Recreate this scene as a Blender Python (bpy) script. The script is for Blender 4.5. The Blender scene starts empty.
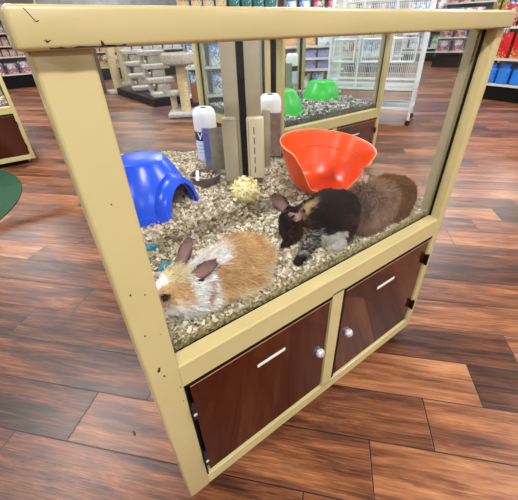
import bpy, bmesh, math, random
import numpy as np
from mathutils import Vector, Matrix, noise
R = random.Random(7)
SC = bpy.context.scene; COL = SC.collection
PI = math.pi

# ------------------------------------------------------------------ materials
def srgb(r, g, b):
    def f(c):
        c /= 255.0
        return c/12.92 if c <= .04045 else ((c+.055)/1.055)**2.4
    return (f(r), f(g), f(b), 1)

def mat(name, col, rough=.5, metal=0, spec=.5, noise_amt=0, nscale=20, col2=None, bump=0, bscale=60, trans=0, coat=0, stretch=(1, 1, 1)):
    m = bpy.data.materials.new(name); m.use_nodes = True
    nt = m.node_tree; b = nt.nodes['Principled BSDF']
    b.inputs['Base Color'].default_value = col
    b.inputs['Roughness'].default_value = rough
    b.inputs['Metallic'].default_value = metal
    b.inputs['Specular IOR Level'].default_value = spec
    b.inputs['Transmission Weight'].default_value = trans
    b.inputs['Coat Weight'].default_value = coat
    tc = nt.nodes.new('ShaderNodeTexCoord'); mp = nt.nodes.new('ShaderNodeMapping')
    mp.inputs['Scale'].default_value = stretch
    nt.links.new(tc.outputs['Object'], mp.inputs['Vector'])
    if col2 is not None:
        n = nt.nodes.new('ShaderNodeTexNoise'); n.inputs['Scale'].default_value = nscale; n.inputs['Detail'].default_value = 4
        r = nt.nodes.new('ShaderNodeValToRGB')
        r.color_ramp.elements[0].position = .5-.5*max(.02, 1-noise_amt)*.6; r.color_ramp.elements[1].position = .5+.5*max(.02, 1-noise_amt)*.6
        r.color_ramp.elements[0].color = col; r.color_ramp.elements[1].color = col2
        nt.links.new(mp.outputs[0], n.inputs['Vector']); nt.links.new(n.outputs['Fac'], r.inputs[0])
        nt.links.new(r.outputs[0], b.inputs['Base Color'])
    if bump:
        n2 = nt.nodes.new('ShaderNodeTexNoise'); n2.inputs['Scale'].default_value = bscale; n2.inputs['Detail'].default_value = 3
        bp = nt.nodes.new('ShaderNodeBump'); bp.inputs['Strength'].default_value = bump; bp.inputs['Distance'].default_value = .01
        nt.links.new(mp.outputs[0], n2.inputs['Vector']); nt.links.new(n2.outputs['Fac'], bp.inputs['Height'])
        nt.links.new(bp.outputs[0], b.inputs['Normal'])
    return m

def island_mat(name, cols, rough=.8):
    m = bpy.data.materials.new(name); m.use_nodes = True
    nt = m.node_tree; b = nt.nodes['Principled BSDF']; b.inputs['Roughness'].default_value = rough
    b.inputs['Specular IOR Level'].default_value = .25
    g = nt.nodes.new('ShaderNodeNewGeometry'); r = nt.nodes.new('ShaderNodeValToRGB')
    el = r.color_ramp.elements
    while len(el) < len(cols): el.new(.5)
    for i, c in enumerate(cols):
        el[i].position = i/(len(cols)-1); el[i].color = c
    nt.links.new(g.outputs['Random Per Island'], r.inputs[0]); nt.links.new(r.outputs[0], b.inputs['Base Color'])
    return m

def attr_mat(name, rough=.85, sheen=.3):
    m = bpy.data.materials.new(name); m.use_nodes = True
    nt = m.node_tree; b = nt.nodes['Principled BSDF']; b.inputs['Roughness'].default_value = rough
    b.inputs['Specular IOR Level'].default_value = .08; b.inputs['Sheen Weight'].default_value = sheen
    a = nt.nodes.new('ShaderNodeVertexColor'); a.layer_name = 'Col'
    nt.links.new(a.outputs[0], b.inputs['Base Color'])
    return m

def glass_mat(name, tint=(.97, .985, .98, 1), haze=.03):
    m = bpy.data.materials.new(name); m.use_nodes = True
    nt = m.node_tree; nt.nodes.remove(nt.nodes['Principled BSDF']); out = nt.nodes['Material Output']
    t = nt.nodes.new('ShaderNodeBsdfTransparent'); t.inputs[0].default_value = tint
    g = nt.nodes.new('ShaderNodeBsdfGlossy'); g.inputs['Roughness'].default_value = .02
    lw = nt.nodes.new('ShaderNodeLayerWeight'); lw.inputs[0].default_value = .5
    pw = nt.nodes.new('ShaderNodeMath'); pw.operation = 'POWER'; pw.inputs[1].default_value = 4.5; nt.links.new(lw.outputs['Facing'], pw.inputs[0])
    f = nt.nodes.new('ShaderNodeMath'); f.operation = 'MULTIPLY_ADD'; f.inputs[1].default_value = .40; f.inputs[2].default_value = .018; nt.links.new(pw.outputs[0], f.inputs[0])
    d = nt.nodes.new('ShaderNodeBsdfDiffuse'); d.inputs[0].default_value = (.8, .85, .88, 1)
    n = nt.nodes.new('ShaderNodeTexNoise'); n.inputs['Scale'].default_value = 3
    mu = nt.nodes.new('ShaderNodeMath'); mu.operation = 'MULTIPLY'; mu.inputs[1].default_value = haze*2
    nt.links.new(n.outputs['Fac'], mu.inputs[0])
    m1 = nt.nodes.new('ShaderNodeMixShader'); m2 = nt.nodes.new('ShaderNodeMixShader')
    nt.links.new(mu.outputs[0], m1.inputs[0]); nt.links.new(t.outputs[0], m1.inputs[1]); nt.links.new(d.outputs[0], m1.inputs[2])
    nt.links.new(f.outputs[0], m2.inputs[0]); nt.links.new(m1.outputs[0], m2.inputs[1]); nt.links.new(g.outputs[0], m2.inputs[2])
    nt.links.new(m2.outputs[0], out.inputs[0])
    return m

def print_mat(name, cols, scale=14):
    """printed packaging: blotches of several inks"""
    m = bpy.data.materials.new(name); m.use_nodes = True
    nt = m.node_tree; b = nt.nodes['Principled BSDF']; b.inputs['Roughness'].default_value = .35
    tc = nt.nodes.new('ShaderNodeTexCoord'); v = nt.nodes.new('ShaderNodeTexVoronoi'); v.inputs['Scale'].default_value = scale
    n = nt.nodes.new('ShaderNodeTexNoise'); n.inputs['Scale'].default_value = scale*.8
    mx = nt.nodes.new('ShaderNodeMix'); mx.data_type = 'VECTOR'; mx.inputs[0].default_value = .25
    nt.links.new(tc.outputs['Object'], mx.inputs[4]); nt.links.new(n.outputs['Color'], mx.inputs[5])
    nt.links.new(mx.outputs[1], v.inputs['Vector'])
    sp = nt.nodes.new('ShaderNodeSeparateColor'); nt.links.new(v.outputs['Color'], sp.inputs[0])
    r = nt.nodes.new('ShaderNodeValToRGB'); r.color_ramp.interpolation = 'CONSTANT'
    el = r.color_ramp.elements
    while len(el) < len(cols): el.new(.5)
    for i, c in enumerate(cols):
        el[i].position = i/len(cols); el[i].color = c
    nt.links.new(sp.outputs[0], r.inputs[0]); nt.links.new(r.outputs[0], b.inputs['Base Color'])
    return m

def floor_mat():
    m = bpy.data.materials.new('plank_floor'); m.use_nodes = True
    nt = m.node_tree; N = nt.nodes; L = nt.links; b = N['Principled BSDF']
    tc = N.new('ShaderNodeTexCoord'); rot = N.new('ShaderNodeMapping'); rot.vector_type = 'TEXTURE'
    rot.inputs['Rotation'].default_value = (0, 0, math.radians(-47.5))
    L.new(tc.outputs['Object'], rot.inputs['Vector'])
    sp = N.new('ShaderNodeSeparateXYZ'); L.new(rot.outputs[0], sp.inputs[0])
    def M(op, a, c=None, d=None):
        n = N.new('ShaderNodeMath'); n.operation = op
        for i, x in enumerate((a, c, d)):
            if x is None: continue
            if isinstance(x, (int, float)): n.inputs[i].default_value = x
            else: L.new(x, n.inputs[i])
        return n.outputs[0]
    P, LN = .1710, .93
    v = M('DIVIDE', M('SUBTRACT', sp.outputs[1], .081), P)
    row = M('FLOOR', v); fv = M('FRACT', v)
    off = M('ADD', M('MULTIPLY', row, .188), .475)
    u = M('DIVIDE', M('SUBTRACT', sp.outputs[0], off), LN)
    cell = M('FLOOR', u); fu = M('FRACT', u)
    # seams
    dv = M('MULTIPLY', M('MINIMUM', fv, M('SUBTRACT', 1, fv)), P)
    du = M('MULTIPLY', M('MINIMUM', fu, M('SUBTRACT', 1, fu)), LN)
    seam = M('MINIMUM', dv, du)
    sm = N.new('ShaderNodeMapRange'); sm.inputs[1].default_value = .0010; sm.inputs[2].default_value = .0026
    L.new(seam, sm.inputs[0])
    # per plank random
    cv = N.new('ShaderNodeCombineXYZ'); L.new(row, cv.inputs[0]); L.new(cell, cv.inputs[1])
    wn = N.new('ShaderNodeTexWhiteNoise'); wn.noise_dimensions = '2D'; L.new(cv.outputs[0], wn.inputs['Vector'])
    # grain coordinates, shifted per plank
    sh = M('MULTIPLY', wn.outputs['Value'], 37.0)
    def grain(su, sv, detail, rough=.6, dist=0):
        c = N.new('ShaderNodeCombineXYZ')
        L.new(M('ADD', M('MULTIPLY', sp.outputs[0], su), sh), c.inputs[0])
        L.new(M('ADD', M('MULTIPLY', sp.outputs[1], sv), sh), c.inputs[1])
        n = N.new('ShaderNodeTexNoise'); n.inputs['Scale'].default_value = 1; n.inputs['Detail'].default_value = detail
        n.inputs['Roughness'].default_value = rough; n.inputs['Distortion'].default_value = dist
        L.new(c.outputs[0], n.inputs['Vector']); return n.outputs['Fac']
    g1 = grain(2.6, 26, 8, .72, .7); g2 = grain(7, 230, 5, .8, .3); g3 = grain(1.6, 7, 3, .5, 1.2)
    g = M('ADD', M('ADD', M('MULTIPLY', g1, .50), M('MULTIPLY', g2, .30)), M('MULTIPLY', g3, .20))
    g = M('ADD', g, M('MULTIPLY', M('SUBTRACT', wn.outputs['Value'], .5), .13))
    r = N.new('ShaderNodeValToRGB'); el = r.color_ramp.elements
    while len(el) < 6: el.new(.5)
    for e, (p, c) in zip(el, ((.33, srgb(14, 7, 4)), (.41, srgb(50, 26, 15)), (.47, srgb(88, 49, 29)), (.53, srgb(122, 73, 44)), (.60, srgb(158, 104, 67)), (.70, srgb(194, 144, 99)))):
        e.position = p; e.color = c
    L.new(g, r.inputs[0])
    mx = N.new('ShaderNodeMix'); mx.data_type = 'RGBA'
    mx.inputs[6].default_value = srgb(12, 7, 6); L.new(sm.outputs[0], mx.inputs[0]); L.new(r.outputs[0], mx.inputs[7])
    L.new(mx.outputs[2], b.inputs['Base Color'])
    b.inputs['Specular IOR Level'].default_value = .4
    L.new(M('ADD', M('MULTIPLY', g2, .3), .22), b.inputs['Roughness'])
    bp = N.new('ShaderNodeBump'); bp.inputs['Strength'].default_value = .25; bp.inputs['Distance'].default_value = .004
    L.new(M('ADD', M('MULTIPLY', g2, .5), sm.outputs[0]), bp.inputs['Height']); L.new(bp.outputs[0], b.inputs['Normal'])
    return m

CREAM = mat('cream_paint', srgb(193, 179, 130), .24, col2=srgb(185, 170, 119), nscale=5, noise_amt=.2, bump=.02, bscale=40)
BROWN = mat('brown_laminate', srgb(68, 26, 8), .07, col2=srgb(60, 22, 7), nscale=5, noise_amt=0, spec=.4, stretch=(1, 1, .6))
EDGE = mat('door_edge_highlight', srgb(196, 140, 104), .5)  # pale tone painted as the highlight on the door tops
BLACK = mat('black_rubber', srgb(7, 7, 7), .6, spec=.2)
DARK = mat('dark_void', srgb(22, 18, 16), .8)
STEEL = mat('brushed_steel', srgb(190, 188, 184), .28, metal=1)
GUARD = mat('guard_steel', srgb(190, 186, 182), .34, metal=.9, col2=srgb(160, 156, 154), nscale=60, noise_amt=.2)
CHROME = mat('chrome', srgb(225, 225, 225), .28, metal=.55)
WHITE = mat('white_plastic', srgb(235, 238, 240), .4)
LABELW = mat('label_strip', srgb(226, 222, 214), .5)
GLASS = glass_mat('pane_glass', haze=.002)
GLASSB = glass_mat('dusty_glass', tint=(.94, .965, .96, 1), haze=.022)
BLUE = mat('blue_plastic', srgb(14, 84, 232), .26, spec=.5)
GREEN = mat('green_plastic', srgb(40, 200, 70), .35)
ORANGE = mat('orange_plastic', srgb(240, 80, 14), .3)
RIMLINE = mat('pale_plastic_rim', srgb(255, 190, 150), .4)
GREYP = mat('grey_column', srgb(168, 158, 132), .45, col2=srgb(150, 140, 116), nscale=8, noise_amt=.3)
PALEP = mat('pale_outlet', srgb(206, 194, 164), .4)
CROCK = mat('stone_crock', srgb(112, 104, 98), .35, col2=srgb(84, 76, 72), nscale=12, noise_amt=.3)
BED = mat('packed_bedding', srgb(196, 178, 128), .95, col2=srgb(96, 80, 52), nscale=140, noise_amt=.5, bump=.9, bscale=160)
BEDG = mat('grey_bedding_base', srgb(120, 118, 110), .95, col2=srgb(60, 58, 54), nscale=60, noise_amt=.5, bump=.8, bscale=100)
FLAKE = island_mat('paper_flakes', [srgb(120, 104, 84), srgb(196, 182, 156), srgb(214, 203, 182), srgb(232, 223, 206), srgb(168, 152, 124), srgb(244, 238, 224)])
FLAKEG = island_mat('grey_flakes', [srgb(30, 30, 28), srgb(140, 140, 136), srgb(225, 225, 220), srgb(70, 70, 66), srgb(240, 240, 236), srgb(180, 178, 168)])
STRAWM = island_mat('straw_strips', [srgb(242, 226, 160), srgb(252, 244, 206), srgb(234, 212, 138), srgb(255, 250, 226)])
CARPET = mat('grey_carpet', srgb(212, 205, 196), .95, col2=srgb(150, 142, 134), nscale=50, noise_amt=.3, bump=.8, bscale=90)
CARPETD = mat('dark_carpet', srgb(112, 106, 98), .95, col2=srgb(78, 72, 66), nscale=20, noise_amt=.3, bump=.8, bscale=90)
SISAL = mat('sisal_rope', srgb(222, 204, 164), .9, col2=srgb(186, 164, 120), nscale=40, noise_amt=.5, bump=.8, bscale=50, stretch=(.3, .3, 3))
CARDB = mat('brown_board', srgb(130, 84, 60), .7)
TURF = mat('green_turf', srgb(10, 52, 30), .95, col2=srgb(26, 78, 46), nscale=120, noise_amt=.4, bump=.8, bscale=150)
WIREW = mat('white_wire', srgb(225, 230, 232), .4)
SHELFW = mat('shelf_white', srgb(214, 214, 206), .5)
SHELFB = mat('shelf_back', srgb(150, 158, 160), .7, col2=srgb(120, 128, 132), nscale=6, noise_amt=.2)
WALLM = mat('store_wall', srgb(196, 198, 194), .8)
EYE = mat('eye_gloss', srgb(8, 5, 4), .08)
CHIPM = mat('chipped_paint', srgb(24, 20, 16), .7)
TEAL = mat('teal_scrap', srgb(20, 140, 170), .6, bump=.6, bscale=80)
FUR = attr_mat('fur', .85, .0)
FURH = attr_mat('fur_strands', .7, .0)
DEBRIS = mat('dark_debris', srgb(30, 26, 26), .5)

# ------------------------------------------------------------------ mesh helpers
def link(name, bm, m, parent=None, smooth=False, loc=None):
    me = bpy.data.meshes.new(name)
    bmesh.ops.recalc_face_normals(bm, faces=bm.faces[:])
    bm.to_mesh(me); bm.free()
    if m: me.materials.append(m)
    if smooth:
        for p in me.polygons: p.use_smooth = True
        try: me.set_sharp_from_angle(angle=math.radians(40))
        except Exception: pass
    o = bpy.data.objects.new(name, me); COL.objects.link(o)
    if parent: o.parent = parent
    if loc is not None: o.location = loc
    return o

def tag(o, label=None, cat=None, group=None, kind=None):
    if label: o['label'] = label
    if cat: o['category'] = cat
    if group: o['group'] = group
    if kind: o['kind'] = kind
    return o

def thing(name, label, cat, loc=(0, 0, 0), rz=0, group=None):
    o = bpy.data.objects.new(name, None); COL.objects.link(o)
    o.location = loc; o.rotation_euler = (0, 0, rz); o.empty_display_size = .05
    return tag(o, label, cat, group)

def box(bm, a, b, bev=0, seg=2, M=None):
    a = Vector(a); b = Vector(b)
    r = bmesh.ops.create_cube(bm, size=1)
    vs = r['verts']
    for v in vs:
        v.co = Vector(((a.x+b.x)/2+v.co.x*(b.x-a.x), (a.y+b.y)/2+v.co.y*(b.y-a.y), (a.z+b.z)/2+v.co.z*(b.z-a.z)))
    allv = vs
    if bev:
        es = list({e for v in vs for e in v.link_edges})
        rr = bmesh.ops.bevel(bm, geom=es, offset=bev, segments=seg, affect='EDGES', profile=.5)
        allv = list({v for f in rr['faces'] for v in f.verts} | {v for v in vs if v.is_valid})
    if M is not None:
        for v in allv: v.co = M @ v.co
    return allv

def B(*boxes, bev=0, seg=2, M=None):
    bm = bmesh.new()
    for a, b in boxes: box(bm, a, b, bev, seg, M)
    return bm

def tube(bm, p, q, r, n=8, r2=None):
    p = Vector(p); q = Vector(q); d = q-p
    if d.length < 1e-6: return
    z = d.normalized(); x = z.orthogonal().normalized(); y = z.cross(x)
    r2 = r if r2 is None else r2
    A = [bm.verts.new(p+(x*math.cos(t)+y*math.sin(t))*r) for t in [2*PI*i/n for i in range(n)]]
    C = [bm.verts.new(q+(x*math.cos(t)+y*math.sin(t))*r2) for t in [2*PI*i/n for i in range(n)]]
    for i in range(n):
        bm.faces.new((A[i], A[(i+1) % n], C[(i+1) % n], C[i]))
    bm.faces.new(A[::-1]); bm.faces.new(C)

def lathe(prof, n=40, center=(0, 0, 0), bm=None, closed=False, M=None):
    """prof: list of (r,z)"""
    bm = bm or bmesh.new(); rings = []
    for r, z in prof:
        if r < 1e-5: rings.append([bm.verts.new((center[0], center[1], center[2]+z))])
        else: rings.append([bm.verts.new((center[0]+r*math.cos(2*PI*i/n), center[1]+r*math.sin(2*PI*i/n), center[2]+z)) for i in range(n)])
    pairs = list(zip(rings, rings[1:]))
    if closed: pairs.append((rings[-1], rings[0]))
    for a, b in pairs:
        for i in range(n):
            j = (i+1) % n
            if len(a) == 1 and len(b) == 1: continue
            if len(a) == 1: bm.faces.new((a[0], b[i], b[j]))
            elif len(b) == 1: bm.faces.new((a[i], a[j], b[0]))
            else: bm.faces.new((a[i], a[j], b[j], b[i]))
    if M is not None:
        for v in bm.verts: v.co = M @ v.co
    return bm

def prism(poly, z0, z1, bm=None):
    bm = bm or bmesh.new()
    a = [bm.verts.new((x, y, z0)) for x, y in poly]; b = [bm.verts.new((x, y, z1)) for x, y in poly]
    n = len(poly)
    for i in range(n): bm.faces.new((a[i], a[(i+1) % n], b[(i+1) % n], b[i]))
    bm.faces.new(a[::-1]); bm.faces.new(b)
    return bm

def wall_seg(p, q, t0, t1, z0, z1, bm=None):
    """slab along p->q; t0..t1 offset towards the left of p->q (the cage inside)"""
    p = Vector((p[0], p[1], 0)); q = Vector((q[0], q[1], 0)); d = (q-p).normalized(); n = Vector((-d.y, d.x, 0))
    if abs(p.y) < .02: p = p+d*.052          # butt against the back of the front posts
    if abs(q.y) < .02: q = q-d*.060
    c = [p+n*t0, q+n*t0, q+n*t1, p+n*t1]
    return prism([(v.x, v.y) for v in c], z0, z1, bm)

# ------------------------------------------------------------------ setting
FZ = -.04
bm = bmesh.new(); box(bm, (-14, -8, FZ-.1), (18, 18, FZ))
tag(link('floor', bm, floor_mat()), 'reddish brown wood plank floor', kind='structure')
tag(link('wall_back', B(((-14, 18, FZ), (18, 18.2, 3.4))), WALLM), kind='structure')
tag(link('wall_right', B(((18, -8, FZ), (18.2, 18.2, 3.4))), WALLM), kind='structure')
tag(link('wall_left', B(((-14.2, -8, FZ), (-14, 18.2, 3.4))), WALLM), kind='structure')
tag(link('wall_front', B(((-14.2, -8.2, FZ), (18.2, -8, 3.4))), WALLM), kind='structure')
tag(link('ceiling', B(((-14.2, -8.2, 3.4), (18.2, 18.2, 3.5))), mat('ceiling_tiles', srgb(235, 235, 230), .9)), kind='structure')

# ------------------------------------------------------------------ pet display cabinet
def cabinet(name, label, ox, oy, plan, W, glassm, detail=True, parent_group=None):
    """plan: corner list, counter-clockwise seen from above: A front left, B front right, then the back corners"""
    t = thing(name, label, 'display cabinet', (ox, oy, 0))
    p, p2 = .055, .036
    zs, zr = .50, .44
    # base panels behind the doors and round the sides
    n = len(plan)
    inner = plan
    bmn = bmesh.new()
    for i in range(1, n):
        wall_seg(plan[i], plan[(i+1) % n], .004, .022, .03, zs-.02, bmn)
    link('side_panel', bmn, BROWN, t)
    bmn = prism([(x, y) for x, y in [(plan[0][0]+.02, .03), (plan[1][0]-.02, .03)] + [((x*.97+.5*W*.03), (y*.97)) for x, y in plan[2:]]], zs-.045, zs-.03)
    link('cage_floor', bmn, DARK, t)
    bmn = prism([(x, y) for x, y in [(plan[0][0]+.02, .03), (plan[1][0]-.02, .03)] + [((x*.97+.5*W*.03), (y*.97)) for x, y in plan[2:]]], .03, .045)
    link('bottom_panel', bmn, DARK, t)
    # front frame
    for (x0, x1) in ((0, p), (W-p2, W)):
        link('corner_post', B(((x0, 0, 0), (x1, .05, 1.002)), bev=.004, seg=3), CREAM, t, True)
    # back corner posts
    for (x, y) in plan[2:]:
        MR = Matrix.Translation((x, y, 0)) @ Matrix.Rotation(math.radians(-38 if x > .5 and detail else (-45 if x > .5 else 20)), 4, 'Z')
        link('corner_post', B(((-.040, -.028, 0), (-.013, .004, 1.002)), bev=.003, M=MR), CREAM, t, True)
        link('corner_post', B(((.012, -.028, 0), (.042, .004, 1.002)), bev=.003, M=MR), CREAM, t, True)
        tag(link('corner_gasket', B(((-.014, -.020, .03), (.013, -.002, 1.0)), M=MR), BLACK, t), 'black rubber strip')
    # sill rail with a sloping top
    bm = bmesh.new()
    pr = [(.001, zr), (.001, zs-.003), (.004, zs), (.030, zs+.006), (.030, zr)]
    for xx in (p-.001, W-p2+.001):
        pass
    L = [bm.verts.new((p-.001, y, z)) for y, z in pr]; Rr = [bm.verts.new((W-p2+.001, y, z)) for y, z in pr]
    for i in range(5): bm.faces.new((L[i], L[(i+1) % 5], Rr[(i+1) % 5], Rr[i]))
    bm.faces.new(L[::-1]); bm.faces.new(Rr)
    link('sill_rail', bm, CREAM, t)
    for i in range(1, n):
        link('sill_rail', wall_seg(plan[i], plan[(i+1) % n], 0.0, .026, zr, zs, None), CREAM, t)
        link('bottom_rail', wall_seg(plan[i], plan[(i+1) % n], -.001, .024, 0, .05, None), CREAM, t)
    link('bottom_rail', B(((p-.001, .001, .002), (W-p2+.001, .03, .046)), bev=.002), CREAM, t)
    # mid stile and doors
    s0, s1 = W*.484, W*.527
    link('centre_stile', B(((s0, .001, .04), (s1, .03, zr+.005))), CREAM, t)
    link('door_recess', B(((p-.002, .0225, .046), (s0+.004, .0285, zr+.004)), ((s1-.004, .0225, .046), (W-p2+.002, .0285, zr+.004)), ((p, .002, zr-.012), (s0, .0285, zr-.0004)), ((s1, .002, zr-.012), (W-p2, .0285, zr-.0004)), ((s1+.0004, .0035, .047), (s1+.0125, .0285, zr-.001)), ((p+.0004, .002, .047), (p+.004, .0285, zr-.001))), BLACK, t)
    for k, (a, b) in enumerate(((p+.012, s0-.003), (s1+.016, W-p2-.004))):
        d = link('door', B(((a, .006, .054), (b, .021, zr-.0185)), bev=.0015), BROWN, t)
        tag(link('edge_highlight', B(((a+.001, .0052, zr-.0200), (b-.001, .0200, zr-.0183))), EDGE, d), 'pale highlight painted along the top edge of the door')  # thin light strip added as a painted highlight line
        la = W*(.237 if k == 0 else .70); 
        link('label_strip', B(((la, .0045, .344), (la+W*.087, .006, .353))), LABELW, d)
        lx = b-.020 if k == 0 else a+.040
        if k == 0: lx = b-.022
        h = bmesh.new()
        M = Matrix.Translation((lx, .006, .232)) @ Matrix.Rotation(PI/2, 4, 'X')
        lathe([(0, .016), (.0055, .016), (.006, .013), (.0110, .012), (.0135, .008), (.0135, 0), (0, 0)], 20, bm=h, M=M)
        lk = link('lock', h, CHROME, d, True)
        link('keyway', B(((lx-.0022, -.0090, .2275), (lx+.0022, -.0072, .2365))), BLACK, lk)
        h = bmesh.new()
        M = Matrix.Translation((lx-.006, .006, .256)) @ Matrix.Rotation(PI/2, 4, 'X')
        lathe([(0, .004), (.003, .004), (.0035, 0), (0, 0)], 12, bm=h, M=M)
        link('screw', h, STEEL, d, True)
        for hz in (.345, .135):
            hx = a-.005 if k == 0 else b+.004
            h = bmesh.new()
            box(h, (hx-.005, -.003, hz-.018), (hx+.005, .010, hz+.018), .001)
            tube(h, (hx, -.004, hz-.021), (hx, -.004, hz+.021), .0045, 10)
            hg = link('hinge', h, BLACK if k else DARK, d, True)
            h = bmesh.new()
            M = Matrix.Translation((hx-.001, -.008, hz)) @ Matrix.Rotation(PI/2, 4, 'X')
            lathe([(0, .002), (.004, .0015), (.0045, 0), (0, 0)], 12, bm=h, M=M)
            if k == 0: link('hinge_screw', h, CHROME, hg, True)
            else: h.free()
    # glass
    g = link('glass_pane', B(((p-.004, .032, zs-.01), (W-p2+.006, .037, 1.004))), GLASS, t)
    tag(link('glass_gasket', B(((p-.001, .0300, zs-.004), (W-p2+.002, .0315, zs+.0085)), ((W-p2-.005, .026, zs), (W-p2+.001, .0315, 1.002)), ((p-.001, .028, zs), (p+.002, .0315, 1.002))), BLACK, t), 'black rubber seal round the pane')
    for i in range(1, n):
        link('glass_pane', wall_seg(plan[i], plan[(i+1) % n], .008, .012, zs, 1.004), glassm, t)
    # inner channel on the right
    link('glass_channel', B(((W-p2-.006, .040, zs-.01), (W-p2+.008, .062, 1.002))), GREYP, t)
    # top rail
    link('top_rail', B(((-.009, -.015, 1.0), (W-.004, .052, 1.0335)), bev=.0045, seg=3), CREAM, t, True)
    for i in range(1, n):
        link('top_rail', wall_seg(plan[i], plan[(i+1) % n], -.002, .045, 1.0, 1.0335), CREAM, t)
    # casters
    for (x, y) in [(.06, .07), (W-.06, .07)] + [(x*.9+W*.05, y*.93) for x, y in plan[2:]]:
        h = bmesh.new()
        tube(h, (x-.009, y, FZ+.019), (x+.009, y, FZ+.019), .019, 18)
        c = link('caster', h, mat('caster_grey', srgb(170, 170, 170), .5) if not detail else BLACK, t, True)
        link('caster_fork', B(((x-.013, y-.008, FZ+.018), (x-.010, y+.012, .003)), ((x+.010, y-.008, FZ+.018), (x+.013, y+.012, .003)), ((x-.016, y-.018, -.001), (x+.016, y+.018, .030))), STEEL, c)
    return t

def chip(parent, pts, y, name='paint_chip'):
    bm = bmesh.new()
    a = [bm.verts.new((x, y, z)) for x, z in pts]; b = [bm.verts.new((x, y+.0012, z)) for x, z in pts]
    n = len(pts)
    for i in range(n): bm.faces.new((a[i], a[(i+1) % n], b[(i+1) % n], b[i]))
    bm.faces.new(a); bm.faces.new(b[::-1])
    return tag(link(name, bm, CHIPM, parent), 'bare dark spot where the cream paint has chipped')

PLAN = [(0, 0), (.983, 0), (1.035, .945), (.19, 1.40)]
cab = cabinet('pet_display_cabinet', 'large cream framed glass pet cabinet with two brown doors, rabbits inside', 0, 0, PLAN, .983, GLASS)
yf = -.0154
def wig(x0, x1, z, h, k, seed):
    q = random.Random(seed); xs = [x0+(x1-x0)*i/k for i in range(k+1)]
    return [(x, z) for x in xs] + [(x, z+h*q.uniform(.15, 1)) for x in reversed(xs)]
chip(cab, wig(.016, .072, 1.0008, .0022, 12, 1), yf+.0009)
chip(cab, [(.0600, 1.001), (.064, 1.0009), (.0625, 1.0045), (.0612, 1.0065), (.0605, 1.0062)], yf)
chip(cab, wig(.066, .084, 1.0009, .0018, 6, 2), yf+.0009)
for x in (.185, .46, .50, .53, .57, .61, .70, .80, .86):
    w = R.uniform(.001, .004); chip(cab, wig(x, x+w, 1.0015+R.uniform(0, .002), .0012, 3, int(x*100)), yf)
chip(cab, wig(.885, .955, 1.0012, .0014, 14, 5), yf+.0006)
for (x, z, w) in ((.020, .52, .004), (.022, .525, .003), (.026, .50, .0025), (.0155, .70, .0016), (.028, .84, .0012), (.017, .612, .002), (.035, .69, .0014), (.048, .445, .002), (.047, .40, .0018), (.040, .60, .0012)):
    chip(cab, [(x+w*R.uniform(.5, 1)*math.cos(a), z+w*R.uniform(.6, 1.3)*math.sin(a)) for a in [2*PI*i/7 for i in range(7)]], -.0006)
# scuff pattern on the left end of the top rail (thin scratches)
for (x0, z0, x1, z1) in ((.006, 1.031, .012, 1.021), (.012, 1.021, .0145, 1.022), (.013, 1.0075, .017, 1.0068), (.0145, 1.006, .0185, 1.0078), (.015, 1.0085, .016, 1.0058)):
    dx, dz = x1-x0, z1-z0; l = math.hypot(dx, dz); nx, nz = -dz/l*.0003, dx/l*.0003
    o = chip(cab, [(x0+nx, z0+nz), (x0-nx, z0-nz), (x1-nx, z1-nz), (x1+nx, z1+nz)], yf+.0002, 'scratch'); o['label'] = 'dark scratch in the cream paint'

nb = cabinet('pet_display_cabinet', 'cream framed glass cabinet with green hideouts, right behind the rabbit cabinet', 1.27, 1.2, [(0, 0), (1.03, 0), (1.05, .95), (-.005, .95)], 1.03, GLASSB, False)
lc = cabinet('pet_display_cabinet', 'cream framed cabinet by green turf at the left edge, partly out of view', -.955, 3.68, [(0, 0), (1.0, 0), (.98, .9), (0, .9)], 1.0, GLASSB, False)

# ------------------------------------------------------------------ bedding (uncountable)
def inside(x, y, poly):
    c = False; j = len(poly)-1
    for i in range(len(poly)):
        xi, yi = poly[i]; xj, yj = poly[j]
        if (yi > y) != (yj > y) and x < (xj-xi)*(y-yi)/(yj-yi)+xi: c = not c
        j = i
    return c

def hgt(x, y, base, seed=0, fy=.04):
    h = base+.010*noise.noise(Vector((x*5+seed, y*5, 0)))+.005*noise.noise(Vector((x*17, y*17+seed, 3)))
    d = max(0, 1-(y-fy)/.05)
    return h-.010*d*d

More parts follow.
